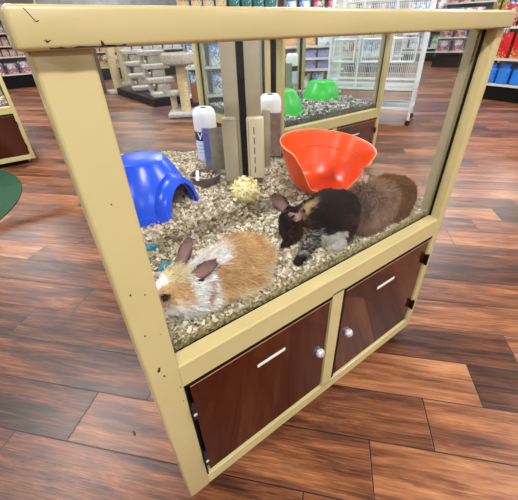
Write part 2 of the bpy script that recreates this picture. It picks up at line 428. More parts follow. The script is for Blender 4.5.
def bedding(label, poly, base, zb, n, size, m_base, m_flake, seed, ox=0, oy=0, fy=.04):
    q = random.Random(seed)
    xs = [p[0] for p in poly]; ys = [p[1] for p in poly]
    bm = bmesh.new(); g = .012
    # base surface = clipped grid, skirted
    nx = int((max(xs)-min(xs))/g)+1; ny = int((max(ys)-min(ys))/g)+1
    vv = {}
    def V(i, j):
        if (i, j) not in vv:
            x = min(xs)+i*g; y = min(ys)+j*g
            vv[(i, j)] = bm.verts.new((x, y, hgt(x, y, base, seed, fy)))
        return vv[(i, j)]
    for i in range(nx):
        for j in range(ny):
            if inside(min(xs)+(i+.5)*g, min(ys)+(j+.5)*g, poly):
                bm.faces.new((V(i, j), V(i+1, j), V(i+1, j+1), V(i, j+1)))
    ed = [e for e in bm.edges if len(e.link_faces) == 1]
    r = bmesh.ops.extrude_edge_only(bm, edges=ed)
    for v in [v for v in r['geom'] if isinstance(v, bmesh.types.BMVert)]: v.co.z = zb
    base_o = link('bedding', bm, m_base, None, True)
    base_o.location = (ox, oy, 0)
    tag(base_o, label, 'bedding', kind='stuff')
    bm = bmesh.new(); k = 0
    while k < n:
        x = q.uniform(min(xs), max(xs)); y = min(ys)+(max(ys)-min(ys))*q.random()**1.25
        if not inside(x, y, poly): continue
        k += 1
        z = hgt(x, y, base, seed, fy)+q.uniform(-.001, .007)
        s = size*q.uniform(.55, 1.35); w = s*q.uniform(.45, .95)
        if y < fy+.022: s *= .55; w *= .6
        M = Matrix.Translation((x, y, z)) @ Matrix.Rotation(q.uniform(0, 2*PI), 4, 'Z') @ Matrix.Rotation(q.gauss(0, .5), 4, 'X') @ Matrix.Rotation(q.gauss(0, .45), 4, 'Y')
        c1, c2 = q.uniform(-.4, .5)*s, q.uniform(-.4, .5)*s
        pts = [(-s/2, -w/2, c1), (0, -w/2*q.uniform(.7, 1.2), 0), (s/2, -w/2, c2*.6), (s/2*q.uniform(.7, 1.1), w/2, c2*.8), (0, w/2*q.uniform(.7, 1.2), 0), (-s/2, w/2, c1*.7)]
        th = .0009
        P = [M @ Vector(p) for p in pts]
        if min(v.y for v in P) < fy+.001:
            P = [Vector((v.x, max(v.y, fy+.001), v.z)) for v in P]
        nrm = M.to_3x3() @ Vector((0, 0, th))
        t = [bm.verts.new(v) for v in P]; u = [bm.verts.new(v-nrm) for v in P]
        bm.faces.new((t[0], t[1], t[4], t[5])); bm.faces.new((t[1], t[2], t[3], t[4]))
        bm.faces.new((u[5], u[4], u[1], u[0])); bm.faces.new((u[4], u[3], u[2], u[1]))
        for a in range(6): b2 = (a+1) % 6; bm.faces.new((t[b2], t[a], u[a], u[b2]))
    o = link('paper_flakes', bm, m_flake, base_o)
    o['kind'] = 'stuff'
    return base_o

BASE = .528
bedding('beige crinkled paper flake bedding covering the floor of the rabbit cabinet', [(.05, .0405), (.945, .0405), (.99, .06), (1.01, .91), (.215, 1.345)], BASE, .472, 15000, .0125, BED, FLAKE, 3)
bedding('grey speckled flake bedding behind glass with the green hideouts', [(.03, .0405), (1.0, .0405), (1.02, .92), (.02, .92)], .545, .472, 5000, .02, BEDG, FLAKEG, 11, 1.27, 1.2)
bedding('pale bedding in the cabinet at the left edge', [(.03, .0405), (.97, .0405), (.95, .87), (.03, .87)], .52, .472, 1200, .03, BEDG, FLAKE, 12, -.955, 3.68)

# ------------------------------------------------------------------ igloo hideouts
def igloo_mesh(r0, r1, h, door_w, door_h, flare=.0, th=.004, n=96, nz=30, base_h=.03):
    """hollow dome frustum with flat top, base ring and a door arch towards -Y; built as thick shell"""
    bm = bmesh.new()
    def rad(z):
        t = z/h
        if z < base_h: return r0
        t = (z-base_h)/(h-base_h)
        return (r0-.008)+(r1-(r0-.008))*(t**1.55)
    rows = []
    for k in range(nz+1):
        z = h*k/nz
        rr = rad(z)
        rows.append([bm.verts.new((rr*math.sin(2*PI*i/n), -rr*math.cos(2*PI*i/n), z)) for i in range(n)])
    def indoor(i, k):
        a = (i+.5)/n*2*PI
        if a > PI: a -= 2*PI
        z = h*(k+.5)/nz; x = rad(z)*math.sin(a)
        if abs(a) > 1.3: return False
        return (x/(door_w/2))**2+(z/door_h)**2 < 1
    for k in range(nz):
        for i in range(n):
            if door_h and indoor(i, k): continue
            bm.faces.new((rows[k][i], rows[k][(i+1) % n], rows[k+1][(i+1) % n], rows[k+1][i]))
    # domed shoulder and flat top
    last = rows[-1]
    for rr, z in ((r1*.96, h+.004), (r1*.90, h+.0055)):
        ring = [bm.verts.new((rr*math.sin(2*PI*i/n), -rr*math.cos(2*PI*i/n), z)) for i in range(n)]
        for i in range(n): bm.faces.new((last[i], last[(i+1) % n], ring[(i+1) % n], ring[i]))
        last = ring
    c = bm.verts.new((0, 0, h+.0045))
    for i in range(n): bm.faces.new((last[i], last[(i+1) % n], c))
    # relax the stair-stepped door edge onto the ellipse
    if door_h:
        for e in bm.edges:
            if len(e.link_faces) == 1:
                for v in e.verts:
                    if v.co.z > .002 and v.co.y < 0:
                        f = math.hypot(v.co.x/(door_w/2), v.co.z/door_h)
                        if .6 < f < 1.5:
                            z = min(v.co.z/f, h); x = v.co.x/f; rr = rad(z)
                            if abs(x) < rr: v.co = (x, -math.sqrt(rr*rr-x*x), z)
    bmesh.ops.remove_doubles(bm, verts=bm.verts[:], dist=.0004)
    return bm

def igloo(label, m, loc, rz, r0=.155, r1=.075, h=.145, group=None, hood=True):
    t = thing('igloo_hideout', label, 'pet hideout', loc, rz, group)
    o = link('dome', igloo_mesh(r0, r1, h, .15, .105), m, t, True)
    s = o.modifiers.new('thick', 'SOLIDIFY'); s.thickness = .004; s.offset = -1
    if hood:
        # protruding tunnel arch round the doorway
        bm = bmesh.new(); K = 28
        def ring(w, hh, y):
            return [bm.verts.new((w*math.cos(PI*i/K), y, max(.0, hh*math.sin(PI*i/K)))) for i in range(K+1)]
        # follows the dome wall: inner edge deeper for higher points
        def ring2(w, hh, out):
            L = []
            for i in range(K+1):
                x = w*math.cos(PI*i/K); z = hh*math.sin(PI*i/K)
                tz = max(0, (z-.03)/(h-.03)); rr = r0 if z < .03 else (r0-.008)+(r1-r0+.008)*min(1, tz)**1.55
                y = -math.sqrt(max(1e-4, rr*rr-min(x*x, rr*rr*.98)))
                L.append(bm.verts.new((x, y*(1-out)+(-(r0+.004))*out+0, z)))
            return L
        a = ring2(.078, .108, 0); b = ring2(.088, .118, .55); c = ring2(.074, .103, .62); d = ring2(.100, .130, 0)
        for p, q in ((d, b), (b, c), (c, a)):
            for i in range(K): bm.faces.new((p[i], p[i+1], q[i+1], q[i]))
        hd = link('door_arch', bm, m, t, True)
        s = hd.modifiers.new('thick', 'SOLIDIFY'); s.thickness = .003; s.offset = 0
    return t

igloo('blue plastic igloo hideout with arched doorway, beside the left post', BLUE, (.250, .645, BASE-.006), math.radians(30), .152, .080, .166)
igloo('green igloo hideout nearer the corner post of the cabinet behind', GREEN, (1.50, 1.44, .530), math.radians(190), .152, .09, .155, hood=False)
igloo('green igloo hideout standing further right, beside the birdcage', GREEN, (2.11, 1.66, .535), math.radians(200), .155, .10, .135, hood=False)

# orange hideout turned upside down: an open tub whose doorway notch faces the pane
def tub():
    bm = bmesh.new(); n, nz = 96, 26; h = .152
    def rad(z): return .078+(.160-.078)*(z/h)**.62
    rows = []
    for k in range(nz+1):
        z = h*k/nz; rr = rad(z)
        if k == nz: rr = rad(z)+.002
        rows.append([bm.verts.new((rr*math.sin(2*PI*i/n), -rr*math.cos(2*PI*i/n), z)) for i in range(n)])
    def cut(a, z):
        x = abs(a)
        w = .50+.42*max(0, min(1, (z-.02)/(h-.02)))**.5
        w += .10*max(0, min(1, (z-.105)/.04))
        return x < w and z > .030
    for k in range(nz):
        for i in range(n):
            a = (i+.5)/n*2*PI
            if a > PI: a -= 2*PI
            if cut(a, h*(k+.5)/nz): continue
            bm.faces.new((rows[k][i], rows[k][(i+1) % n], rows[k+1][(i+1) % n], rows[k+1][i]))
    c = bm.verts.new((0, 0, .002)); mid = [bm.verts.new((.05*math.sin(2*PI*i/n), -.05*math.cos(2*PI*i/n), .001)) for i in range(n)]
    for i in range(n):
        bm.faces.new((rows[0][i], mid[i], mid[(i+1) % n], rows[0][(i+1) % n])); bm.faces.new((mid[i], c, mid[(i+1) % n]))
    loose = [v for v in bm.verts if not v.link_faces]; bmesh.ops.delete(bm, geom=loose, context='VERTS')
    # smooth the notch outline
    for _ in range(6):
        be = [e for e in bm.edges if len(e.link_faces) == 1]
        nbr = {}
        for e in be:
            for v in e.verts: nbr.setdefault(v, []).append(e.other_vert(v))
        new = {v: (v.co*.5+(l[0].co+l[1].co)*.25) for v, l in nbr.items() if len(l) == 2}
        for v, c2 in new.items(): v.co = c2
    be = [e for e in bm.edges if len(e.link_faces) == 1]
    segs = [(e.verts[0].co.copy(), e.verts[1].co.copy()) for e in be]
    return bm, segs
t = thing('igloo_hideout', 'orange plastic hideout lying upside down as an open tub behind the black rabbit', 'pet hideout', (.790, .372, BASE+.010), math.radians(-22))
t.rotation_euler = (math.radians(5), math.radians(5), math.radians(-27))
bm, segs = tub(); o = link('tub', bm, ORANGE, t, True); s = o.modifiers.new('thick', 'SOLIDIFY'); s.thickness = .0035; s.offset = 0
bm = bmesh.new()
for a, b in segs: tube(bm, a, b, .0017, 6)
tag(link('rim_edge', bm, RIMLINE, t), 'pale edge line of the orange rim')
bm = bmesh.new(); N = 60
for i in range(14, N-13):
    a0, a1 = [2*PI*k/N for k in (i, i+1)]
    rr = .078+.082*(.100/.152)**.62-.0035
    tube(bm, (rr*math.sin(a0), -rr*math.cos(a0), .100), (rr*math.sin(a1), -rr*math.cos(a1), .100), .0016, 6)
link('moulded_ridge', bm, ORANGE, t)

# ------------------------------------------------------------------ power column with outlet covers
t = thing('outlet_column', 'beige twin power column with outlet covers standing in the bedding', 'power column', (.618, .592, .50), math.radians(-36))
for s in (-1, 1):
    cx = s*.037
    link('column', B(((cx-.025, -.012, .02), (cx+.025, .016, .502)), bev=.003), GREYP, t, True)
    h = bmesh.new(); box(h, (cx-.032+(.006 if s > 0 else -.004), -.046, .062 if s > 0 else .052), (cx+.026+(.008 if s > 0 else -.010), -.012, .275), .006, 3)
    oc = link('outlet_cover', h, PALEP if s > 0 else GREYP, t, True)
    if s > 0:
        for k in range(5):
            link('slot', B(((cx-.002, -.0468, .085+k*.034), (cx+.001, -.0455, .108+k*.034))), BLACK, oc)
        link('edge_line', B(((cx-.020, -.0465, .062), (cx-.0185, -.0457, .262))), DARK, oc)
link('outlet_cover', B(((.066, -.004, .09), (.094, .036, .290)), bev=.005), GREYP, t, True)
tag(link('gap_strip', B(((-.013, -.006, .02), (.012, .010, .502))), BLACK, t), 'black strip between the two columns')
link('foot_block', B(((-.060, -.040, .018), (-.034, -.014, .058)), bev=.002), GREYP, t)
t = thing('outlet_column', 'beige power column inside the cabinet behind, left of the green hideouts', 'power column', (1.78, 1.98, .5), math.radians(-35))
link('column', B(((-.10, -.02, .0), (-.03, .02, .502)), ((.0, -.02, 0), (.07, .02, .502)), bev=.003), GREYP, t, True)
tag(link('gap_strip', B(((-.03, -.012, 0), (0, .012, .502))), BLACK, t), 'black strip between the columns')

# ------------------------------------------------------------------ text helper
def text_mesh(s, size, name, m, parent, M, extrude=.0004, curve_r=None):
    cu = bpy.data.curves.new('t', 'FONT'); cu.body = s; cu.size = size; cu.extrude = extrude; cu.align_x = 'CENTER'; cu.align_y = 'CENTER'; cu.offset = size*.02
    ob = bpy.data.objects.new('t', cu); COL.objects.link(ob)
    dg = bpy.context.evaluated_depsgraph_get(); me = bpy.data.meshes.new_from_object(ob.evaluated_get(dg))
    bpy.data.objects.remove(ob); bpy.data.curves.remove(cu)
    if curve_r:
        for v in me.vertices:
            a = v.co.x/curve_r; r = curve_r+v.co.z
            v.co = Vector((r*math.sin(a), v.co.y, r*math.cos(a)))
    me.transform(M); me.materials.clear(); me.materials.append(m); me.name = name
    o = bpy.data.objects.new(name, me); COL.objects.link(o); o.parent = parent
    return o

# ------------------------------------------------------------------ water bottles
WATERB = mat('bottle_label_white', srgb(205, 220, 236), .3)
def water_bottle(label, loc, rz, word=None, guard=((-.01, -.056, .045), .095, .15, .0), r=.042, h=.225, top=None):
    t = thing('water_bottle', label, 'water bottle', loc, rz)
    bm = lathe([(0, 0), (.012, .0), (.02, .012), (r*.96, .035), (r, .045), (r, h*.66)], 40)
    link('bottle_body', bm, WATERB, t, True)
    bm = lathe([(r, h*.655), (r+.0012, h*.67), (r+.0012, h*.88), (r*.95, h*.955), (r*.72, h), (.016, h), (.014, h-.006), (0, h-.006)], 40)
    link('bottle_top', bm, WHITE, t, True)
    link('vent_plug', lathe([(0, h-.006), (.010, h-.006), (.010, h+.001), (0, h+.001)], 20), DARK, t, True)
    bm = lathe([(0, .002), (.014, .0), (.016, -.014), (.008, -.020), (0, -.020)], 24); link('bottle_cap', bm, BLACK, t, True)
    bm = bmesh.new(); tube(bm, (0, 0, -.016), (-.004, -.012, -.042), .004, 10); link('spout', bm, STEEL, t, True)
    if word:
        bm = lathe([(r+.0006, h*.50), (r+.0006, h*.505), (r+.0006, h*.64), (r+.0006, h*.645)], 40)
        link('label_band', bm, mat('label_navy', srgb(28, 34, 48), .4), t, True)
        M = Matrix.Translation((0, 0, h*.573)) @ Matrix.Rotation(math.radians(-14), 4, 'Z') @ Matrix.Rotation(PI/2, 4, 'X')
        text_mesh(word, .034, 'label_text', WHITE, t, M, .0004, r+.0010)
        bm = bmesh.new()
        for z in (.42, .36, .30): 
            M2 = None
            for a in range(-50, 10, 6):
                a0, a1 = math.radians(a), math.radians(a+5.5)
                tube(bm, ((r+.0004)*math.sin(a0), -(r+.0004)*math.cos(a0), h*z), ((r+.0004)*math.sin(a1), -(r+.0004)*math.cos(a1), h*z), .0008, 5)
        link('label_lines', bm, mat('label_ink', srgb(70, 80, 100), .5), t)
    if guard:
        (gx, gy, gz), gw, gh, ga = guard
        bm = bmesh.new()
        # folded steel guard: a front leaf and a short side leaf
        M = Matrix.Translation((gx, gy, gz)) @ Matrix.Rotation(ga, 4, 'Z')
        box(bm, (0, 0, 0), (gw, .0018, gh), 0, M=M)
        M3 = M @ Matrix.Rotation(math.radians(145), 4, 'Z')
        box(bm, (0, -.0018, 0), (gw*.42, 0, gh), 0, M=M3)
        M4 = M @ Matrix.Translation((gw, 0, 0)) @ Matrix.Rotation(math.radians(80), 4, 'Z')
        box(bm, (0, 0, 0), (.055, .0018, gh), 0, M=M4)
        tag(link('steel_guard', bm, GUARD, t), 'folded stainless steel guard plate')
    return t

water_bottle('white topped water bottle with dark label band left of the power column', (.560, .770, .560), math.radians(-32), 'VA', ((.016, -.066, .004), .066, .160, math.radians(14)))
water_bottle('white topped water bottle behind a steel guard right of the power column', (.815, .690, .585), math.radians(-40), None, ((-.036, -.050, -.004), .078, .168, math.radians(6)))
water_bottle('white topped water bottle inside the cabinet behind, beside green hideout', (2.08, 2.00, .60), math.radians(-40), 'M', ((-.05, -.056, -.03), .05, .22, math.radians(0)), .05, .26)

# bowls
def bowl(name, label, loc, r, h, m, fill):
    t = thing(name, label, 'bowl', loc)
    link('bowl_body', lathe([(0, 0), (r*.86, 0), (r*.92, .006), (r, h-.004), (r*1.02, h), (r*.93, h), (r*.88, h-.006), (r*.82, .010), (0, .010)], 48), m, t, True)
    bm = bmesh.new(); q = random.Random(len(label))
    for i in range(fill):
        a, rr = q.uniform(0, 2*PI), r*.8*math.sqrt(q.random()); s = .011*q.uniform(.6, 1.2)
        M = Matrix.Translation((rr*math.cos(a), rr*math.sin(a), h*.62+q.uniform(0, .006))) @ Matrix.Rotation(q.uniform(0, 6), 4, 'Z') @ Matrix.Rotation(q.gauss(0, .5), 4, 'X')
        box(bm, (-s/2, -s/3, -.001), (s/2, s/3, .001), M=M)
    if fill: 
        o = link('stray_flakes', bm, FLAKE, t); o['kind'] = 'stuff'
    return t
bowl('food_bowl', 'dark grey round bowl on the bedding under the left water bottle', (.500, .700, BASE), .060, .036, CROCK, 60)
bowl('food_bowl', 'grey stone bowl on the bedding behind the orange tub', (.925, .780, BASE), .078, .058, CROCK, 120)
bm = bmesh.new()
Ms = Matrix.Translation((.462, .690, BASE+.040)) @ Matrix.Rotation(math.radians(62), 4, 'Z') @ Matrix.Rotation(math.radians(-12), 4, 'Y')
box(bm, (-.035, -.006, -.002), (.035, .006, .002), .0015, M=Ms)
tag(link('plastic_stick', bm, WHITE), 'white plastic stick lying across the dark bowl', 'stick')

# straw ball
bm = bmesh.new(); q = random.Random(5)
bmesh.ops.create_icosphere(bm, subdivisions=3, radius=.036)
for i in range(420):
    z = q.uniform(-1, 1); a = q.uniform(0, 2*PI); s = math.sqrt(1-z*z); n = Vector((s*math.cos(a), s*math.sin(a), z))
    x = n.orthogonal().normalized(); x.rotate(Matrix.Rotation(q.uniform(0, 2*PI), 3, n)); y = n.cross(x)
    L = q.uniform(.010, .020); w = q.uniform(.002, .0045); pts = []
    for u, hh in ((-1, .034), (-.4, .041), (.3, .043), (1, q.uniform(.038, .052))):
        c = (n*hh+x*u*L*.6)
        pts.append((c-y*w, c+y*w))
    vs = [(bm.verts.new(a1), bm.verts.new(b1), bm.verts.new(a1-n*.001), bm.verts.new(b1-n*.001)) for a1, b1 in pts]
    for c0, c1 in zip(vs, vs[1:]):
        bm.faces.new((c0[0], c1[0], c1[1], c0[1])); bm.faces.new((c0[2], c0[3], c1[3], c1[2]))
        bm.faces.new((c0[0], c0[2], c1[2], c1[0])); bm.faces.new((c0[1], c1[1], c1[3], c0[3]))
o = link('straw_ball', bm, STRAWM); o.location = (.512, .440, BASE+.048)
tag(o, 'pale yellow woven straw chew ball in front of the power column', 'pet toy')

# teal scraps
for k, (x, y, lab) in enumerate(((.153, .365, 'small teal scrap on the bedding, the one nearer the blue hideout'), (.146, .262, 'small teal scrap on the bedding beside the tan rabbit head'))):
    bm = bmesh.new(); bmesh.ops.create_icosphere(bm, subdivisions=3, radius=.013)
    for v in bm.verts:
        v.co *= 1+.5*noise.noise(v.co*90+Vector((k*5, 0, 0))); v.co.z *= .6; v.co.x *= 1.2
    o = link('teal_scrap', bm, TEAL); o.location = (x, y, BASE+.010); tag(o, lab, 'scrap')

# ------------------------------------------------------------------ rabbits
def blob(bm, c, r, rot=(0, 0, 0), sub=3):
    M = Matrix.Translation(c) @ Matrix.Rotation(rot[2], 4, 'Z') @ Matrix.Rotation(rot[1], 4, 'Y') @ Matrix.Rotation(rot[0], 4, 'X') @ Matrix.Diagonal((*r, 1))
    bmesh.ops.create_icosphere(bm, subdivisions=sub, radius=1, matrix=M)

def chain(bm, pts):
    """pts: (x,y,z,r) -> overlapping spheres"""
    for a, b in zip(pts, pts[1:]):
        pa, pb = Vector(a[:3]), Vector(b[:3]); n = max(2, int((pb-pa).length/(min(a[3], b[3])*.35)))
        for i in range(n+1):
            t = i/n; blob(bm, pa.lerp(pb, t), (a[3]+(b[3]-a[3])*t,)*3, sub=2)

def ear(bm, base, tip, width, face, curl=.35, th=.0045):
    """leaf-shaped cupped ear as a closed shell"""
    base, tip, face = Vector(base), Vector(tip), Vector(face)
    ax = tip-base; L = ax.length; ax.normalize(); face = (face-ax*face.dot(ax)).normalized(); sd = ax.cross(face)
    nu, nv = 10, 14; F = []; Bk = []
    for j in range(nv+1):
        t = j/nv; w = width*(math.sin(PI*(t*.80+.12))**.7); rf = []; rb = []
        for i in range(nu+1):
            s = 2*i/nu-1
            cup = (1-s*s)*-width*curl
            p = base+ax*(t*L)+sd*(s*w*(1-curl*.3))+face*(cup*w/width+.0)-face*(.010*t*t)
            rf.append(bm.verts.new(p)); k = th*(1-.5*abs(s))*(1-.4*t)
            rb.append(bm.verts.new(p-face*k-sd*(0)))
        F.append(rf); Bk.append(rb)
    for j in range(nv):
        for i in range(nu):
            bm.faces.new((F[j][i], F[j][i+1], F[j+1][i+1], F[j+1][i])); bm.faces.new((Bk[j][i+1], Bk[j][i], Bk[j+1][i], Bk[j+1][i+1]))
        for i in (0, nu):
            bm.faces.new((F[j][i], F[j+1][i], Bk[j+1][i], Bk[j][i]) if i == 0 else (F[j+1][i], F[j][i], Bk[j][i], Bk[j+1][i]))
    for i in range(nu):
        bm.faces.new((F[0][i+1], F[0][i], Bk[0][i], Bk[0][i+1])); bm.faces.new((F[nv][i], F[nv][i+1], Bk[nv][i+1], Bk[nv][i]))
    return base, tip, face, width

def rabbit(label, build, colfn, eyes, fur_n, fur_len, comb, seed, ears, ymin, shortfn=None, spread=.35, bv=(.8, 1.15)):
    bm = bmesh.new(); build(bm)
    me = bpy.data.meshes.new('tmp'); bm.to_mesh(me); bm.free()
    ob = bpy.data.objects.new('tmp', me); COL.objects.link(ob)
    md = ob.modifiers.new('r', 'REMESH'); md.mode = 'VOXEL'; md.voxel_size = .0034
    sm = ob.modifiers.new('s', 'SMOOTH'); sm.iterations = 9; sm.factor = .6
    # ears go in a second, finer pass so that they keep their thin edges
    dg = bpy.context.evaluated_depsgraph_get(); m2 = bpy.data.meshes.new_from_object(ob.evaluated_get(dg))
    bpy.data.objects.remove(ob)
    bm = bmesh.new(); bm.from_mesh(m2)
    info = [ear(bm, *e) for e in ears]
    me = bpy.data.meshes.new('tmp'); bm.to_mesh(me); bm.free()
    ob = bpy.data.objects.new('tmp', me); COL.objects.link(ob)
    md = ob.modifiers.new('r', 'REMESH'); md.mode = 'VOXEL'; md.voxel_size = .0021
    sm = ob.modifiers.new('s', 'SMOOTH'); sm.iterations = 3; sm.factor = .5
    dg = bpy.context.evaluated_depsgraph_get(); body = bpy.data.meshes.new_from_object(ob.evaluated_get(dg))
    bpy.data.objects.remove(ob)
    body.name = 'rabbit'
    nV = len(body.vertices)
    co = np.empty(nV*3); body.vertices.foreach_get('co', co); co = co.reshape(-1, 3)
    no = np.empty(nV*3); body.vertices.foreach_get('normal', no); no = no.reshape(-1, 3)
    co[:, 1] = np.maximum(co[:, 1], ymin); body.vertices.foreach_set('co', co.ravel())
    cols = np.ones((nV, 4)); isear = np.zeros(nV, bool)
    for i in range(nV):
        p = Vector(co[i]); n = Vector(no[i]); c = None
        for (b, tp, fc, w) in info:
            ax = (tp-b); L = ax.length; ax = ax/L; t = (p-b).dot(ax)/L
            if .12 < t < 1.1:
                d = p-b-ax*(t*L)
                if d.length < w*1.25 and abs(d.dot(fc)) < w*.8:
                    isear[i] = True; lat = abs(d.dot(ax.cross(fc)))/w
                    c = colfn(p, n, 'inner', max(t*.75, lat)) if n.dot(fc) > .15 else colfn(p, n, 'outer', t)
        if c is None: c = colfn(p, n, None, 0)
        cols[i, :3] = c[:3]
    ca = body.color_attributes.new('Col', 'FLOAT_COLOR', 'POINT'); ca.data.foreach_set('color', cols.ravel())
    body.materials.append(FUR)
    for p in body.polygons: p.use_smooth = True
    o = bpy.data.objects.new('rabbit', body); COL.objects.link(o)
    tag(o, label, 'rabbit')
    for e in eyes:
        bm = bmesh.new(); blob(bm, e[:3], (e[3],)*3)
        link('eye', bm, EYE, o, True)
    # fur strands
    q = np.random.RandomState(seed); idx = q.randint(0, nV, fur_n); V = []; F = []; FC = []
    for i in idx:
        p = co[i]; n = no[i]
        if p[2] < BASE+.004: continue
        l = fur_len*q.uniform(.5, 1.3)
        if isear[i]: l *= .22
        if shortfn: l *= shortfn(p)
        cb = np.array(comb(p)); d = n*.55+cb+q.normal(0, spread, 3)*.5; d /= np.linalg.norm(d)+1e-9
        d2 = d*.6+cb*.8+q.normal(0, .15, 3)+np.array((0, 0, -.12)); d2 /= np.linalg.norm(d2)+1e-9
        s = np.cross(d, n+q.normal(0, .3, 3)); s /= np.linalg.norm(s)+1e-9; w = .0008 if l > .006 else .0005
        a = p-n*.001; b = a+d*l*.55; c = b+d2*l*.5
        for w_ in (a, b, c): w_[1] = max(w_[1], ymin-.004)
        k = len(V); V += [a-s*w, a+s*w, b+s*w*.75, b-s*w*.75, c]
        F += [(k, k+1, k+2, k+3), (k+3, k+2, k+4)]
        br = q.uniform(*bv); FC += [np.append(np.clip(cols[i, :3]*br, 0, 1), 1)]*5
    fm = bpy.data.meshes.new('fur'); fm.from_pydata([tuple(v) for v in V], [], F)
    ca = fm.color_attributes.new('Col', 'FLOAT_COLOR', 'POINT'); ca.data.foreach_set('color', np.array(FC).ravel())
    fm.materials.append(FURH)
    fo = bpy.data.objects.new('fur', fm); COL.objects.link(fo); fo.parent = o; fo['kind'] = 'stuff'
    return o

def nz(p, s, k=0): return noise.noise(Vector((p[0]*s+k, p[1]*s, p[2]*s)))
def mixc(a, b, t): t = max(0, min(1, t)); return tuple(x*(1-t)+y*t for x, y in zip(a, b))
TAN, TAN2, WHT, CRM, GRB, EARI, EARO = (srgb(214, 174, 126), srgb(184, 140, 94), srgb(238, 234, 232), srgb(218, 198, 160), srgb(84, 70, 60), srgb(150, 116, 112), srgb(40, 30, 27))

# --- tan and white rabbit, lying along the front pane, head to the left
def b1(bm):
    blob(bm, (.288, .112, .578), (.062, .052, .056)); blob(bm, (.262, .116, .592), (.055, .046, .052)); blob(bm, (.215, .110, .582), (.062, .048, .052)); blob(bm, (.165, .104, .580), (.052, .045, .046))
    blob(bm, (.128, .095, .570), (.040, .042, .038)); blob(bm, (.118, .112, .600), (.034, .032, .032)); blob(bm, (.092, .105, .594), (.030, .026, .026)); blob(bm, (.070, .098, .585), (.022, .019, .019)); blob(bm, (.058, .094, .578), (.014, .014, .013))
    blob(bm, (.276, .080, .558), (.046, .028, .036)); chain(bm, [(.30, .066, .538, .012), (.235, .056, .535, .010)])
    chain(bm, [(.15, .084, .550, .016), (.125, .076, .535, .010)])
    blob(bm, (.338, .118, .566), (.020, .018, .016)); blob(bm, (.19, .10, .55), (.11, .045, .024))
def c1(p, n, e, t):
    k = nz(p, 30)*.25+nz(p, 90, 4)*.15
    if e == 'inner': return mixc(EARI, EARO, (t-.40)*1.9+k)
    if e == 'outer': return mixc(CRM, EARO, (t-.25)*1.8+k)
    x, y, z = p
    if x > .332: return mixc(CRM, GRB, (x-.332)/.012)
    if math.hypot((x-.0825)*.8, z-.5985) < .0078 and y < .09: return GRB
    if x < .128 and z > .578:                    # head
        c = mixc(TAN, CRM, (z-.612)/.014+(.5 if x > .108 and y > .09 else 0)+k)
        if x < .100 and z > .598 and y > .094: c = WHT          # blaze
        if z < .590 and x > .078: c = mixc(TAN, WHT, .3+k*2)
        return mixc(c, TAN2, .55 if (y < .088 and z < .606 and x < .10) else 0)
    if x < .152: return mixc(WHT, CRM, (z-.61)/.02)
    if x < .176: return mixc(WHT, TAN2, .75+k*2) if (.153 < x-.35*(z-.57) < .164 and z < .603) else WHT
    sad = math.exp(-((x-.222-.5*(z-.63))/.014)**2)*(1 if z > .622 else 0)
    ed = (x-.176)/.010+k*2
    c = mixc(WHT, mixc(TAN, TAN2, .4+k*3), ed)
    c = mixc(c, WHT, sad*1.1)
    if z > .618 and x < .215: c = mixc(c, WHT, .8)
    if z < .556: c = mixc(c, CRM, (.556-z)/.015)
    if x > .285 and z < .59: c = mixc(c, CRM, .6)
    return c
rabbit('tan and white long haired rabbit lying along the front pane beside the left post', b1, c1, [(.0825, .0816, .5985, .0056)], 42000, .016,
       lambda p: (.75, -.05, -.30), 1, [((.132, .124, .618), (.168, .120, .676), .0165, (-.15, -.95, .25)), ((.138, .086, .612), (.178, .052, .655), .0165, (-.35, -.60, .60))], .045,
       lambda p: .40 if p[0] < .105 else 1, .55, (.68, 1.2))

# --- black rabbit, hunched, head lowered to the left, foreleg stretched forward
BLK, BLK2, GRY, BUF = srgb(13, 10, 10), srgb(30, 22, 20), srgb(158, 152, 144), srgb(150, 124, 88)
def b2(bm):
    blob(bm, (.600, .118, .592), (.056, .058, .064)); blob(bm, (.560, .125, .606), (.060, .054, .060)); blob(bm, (.515, .135, .600), (.050, .044, .050)); blob(bm, (.488, .150, .598), (.038, .034, .036))
    blob(bm, (.464, .160, .602), (.033, .029, .030)); blob(bm, (.447, .155, .586), (.024, .022, .022)); blob(bm, (.438, .150, .574), (.015, .016, .015))
    chain(bm, [(.495, .105, .584, .026), (.462, .088, .560, .017), (.430, .076, .545, .012), (.408, .070, .540, .011)])
    chain(bm, [(.49, .15, .57, .020), (.455, .150, .548, .012), (.43, .148, .540, .010)])
    blob(bm, (.580, .088, .578), (.044, .036, .046)); chain(bm, [(.590, .068, .541, .013), (.525, .058, .537, .011)]); blob(bm, (.530, .095, .566), (.040, .034, .030))
def c2(p, n, e, t):
    k = nz(p, 40)*.3
    if e == 'inner': return mixc(srgb(146, 116, 108), BLK2, (t-.30)*1.9+k)
    if e == 'outer': return BLK
    x, y, z = p
    c = mixc(BLK, BLK2, .4+k)
    if z < .578 and y < .118 and .490 < x < .565: c = mixc(c, srgb(196, 190, 180), .9+k)
    if x < .505 and z < .595 and y < .12: c = mixc(c, GRY, .22+nz(p, 190, 2)*1.1)
    if x < .435 and z < .552: c = BLK
    if x > .562 and z < .556: c = mixc(BLK, GRY, .1)
    d = math.hypot((x-.492)/.036, (y-.128)/.014)
    if z > .615 and d < 1.2: c = mixc(c, BUF, (1.15-d)*1.4+nz(p, 200)*.6)
    return c
rabbit('black rabbit with pale belly hunched over, reaching one forepaw out on the bedding', b2, c2, [(.447, .1335, .595, .006)], 26000, .011,
       lambda p: (.6, -.1, -.35), 2, [((.466, .176, .620), (.440, .205, .660), .023, (-.65, -.60, .35)), ((.468, .146, .622), (.438, .108, .640), .020, (-.70, -.35, .55))], .045)

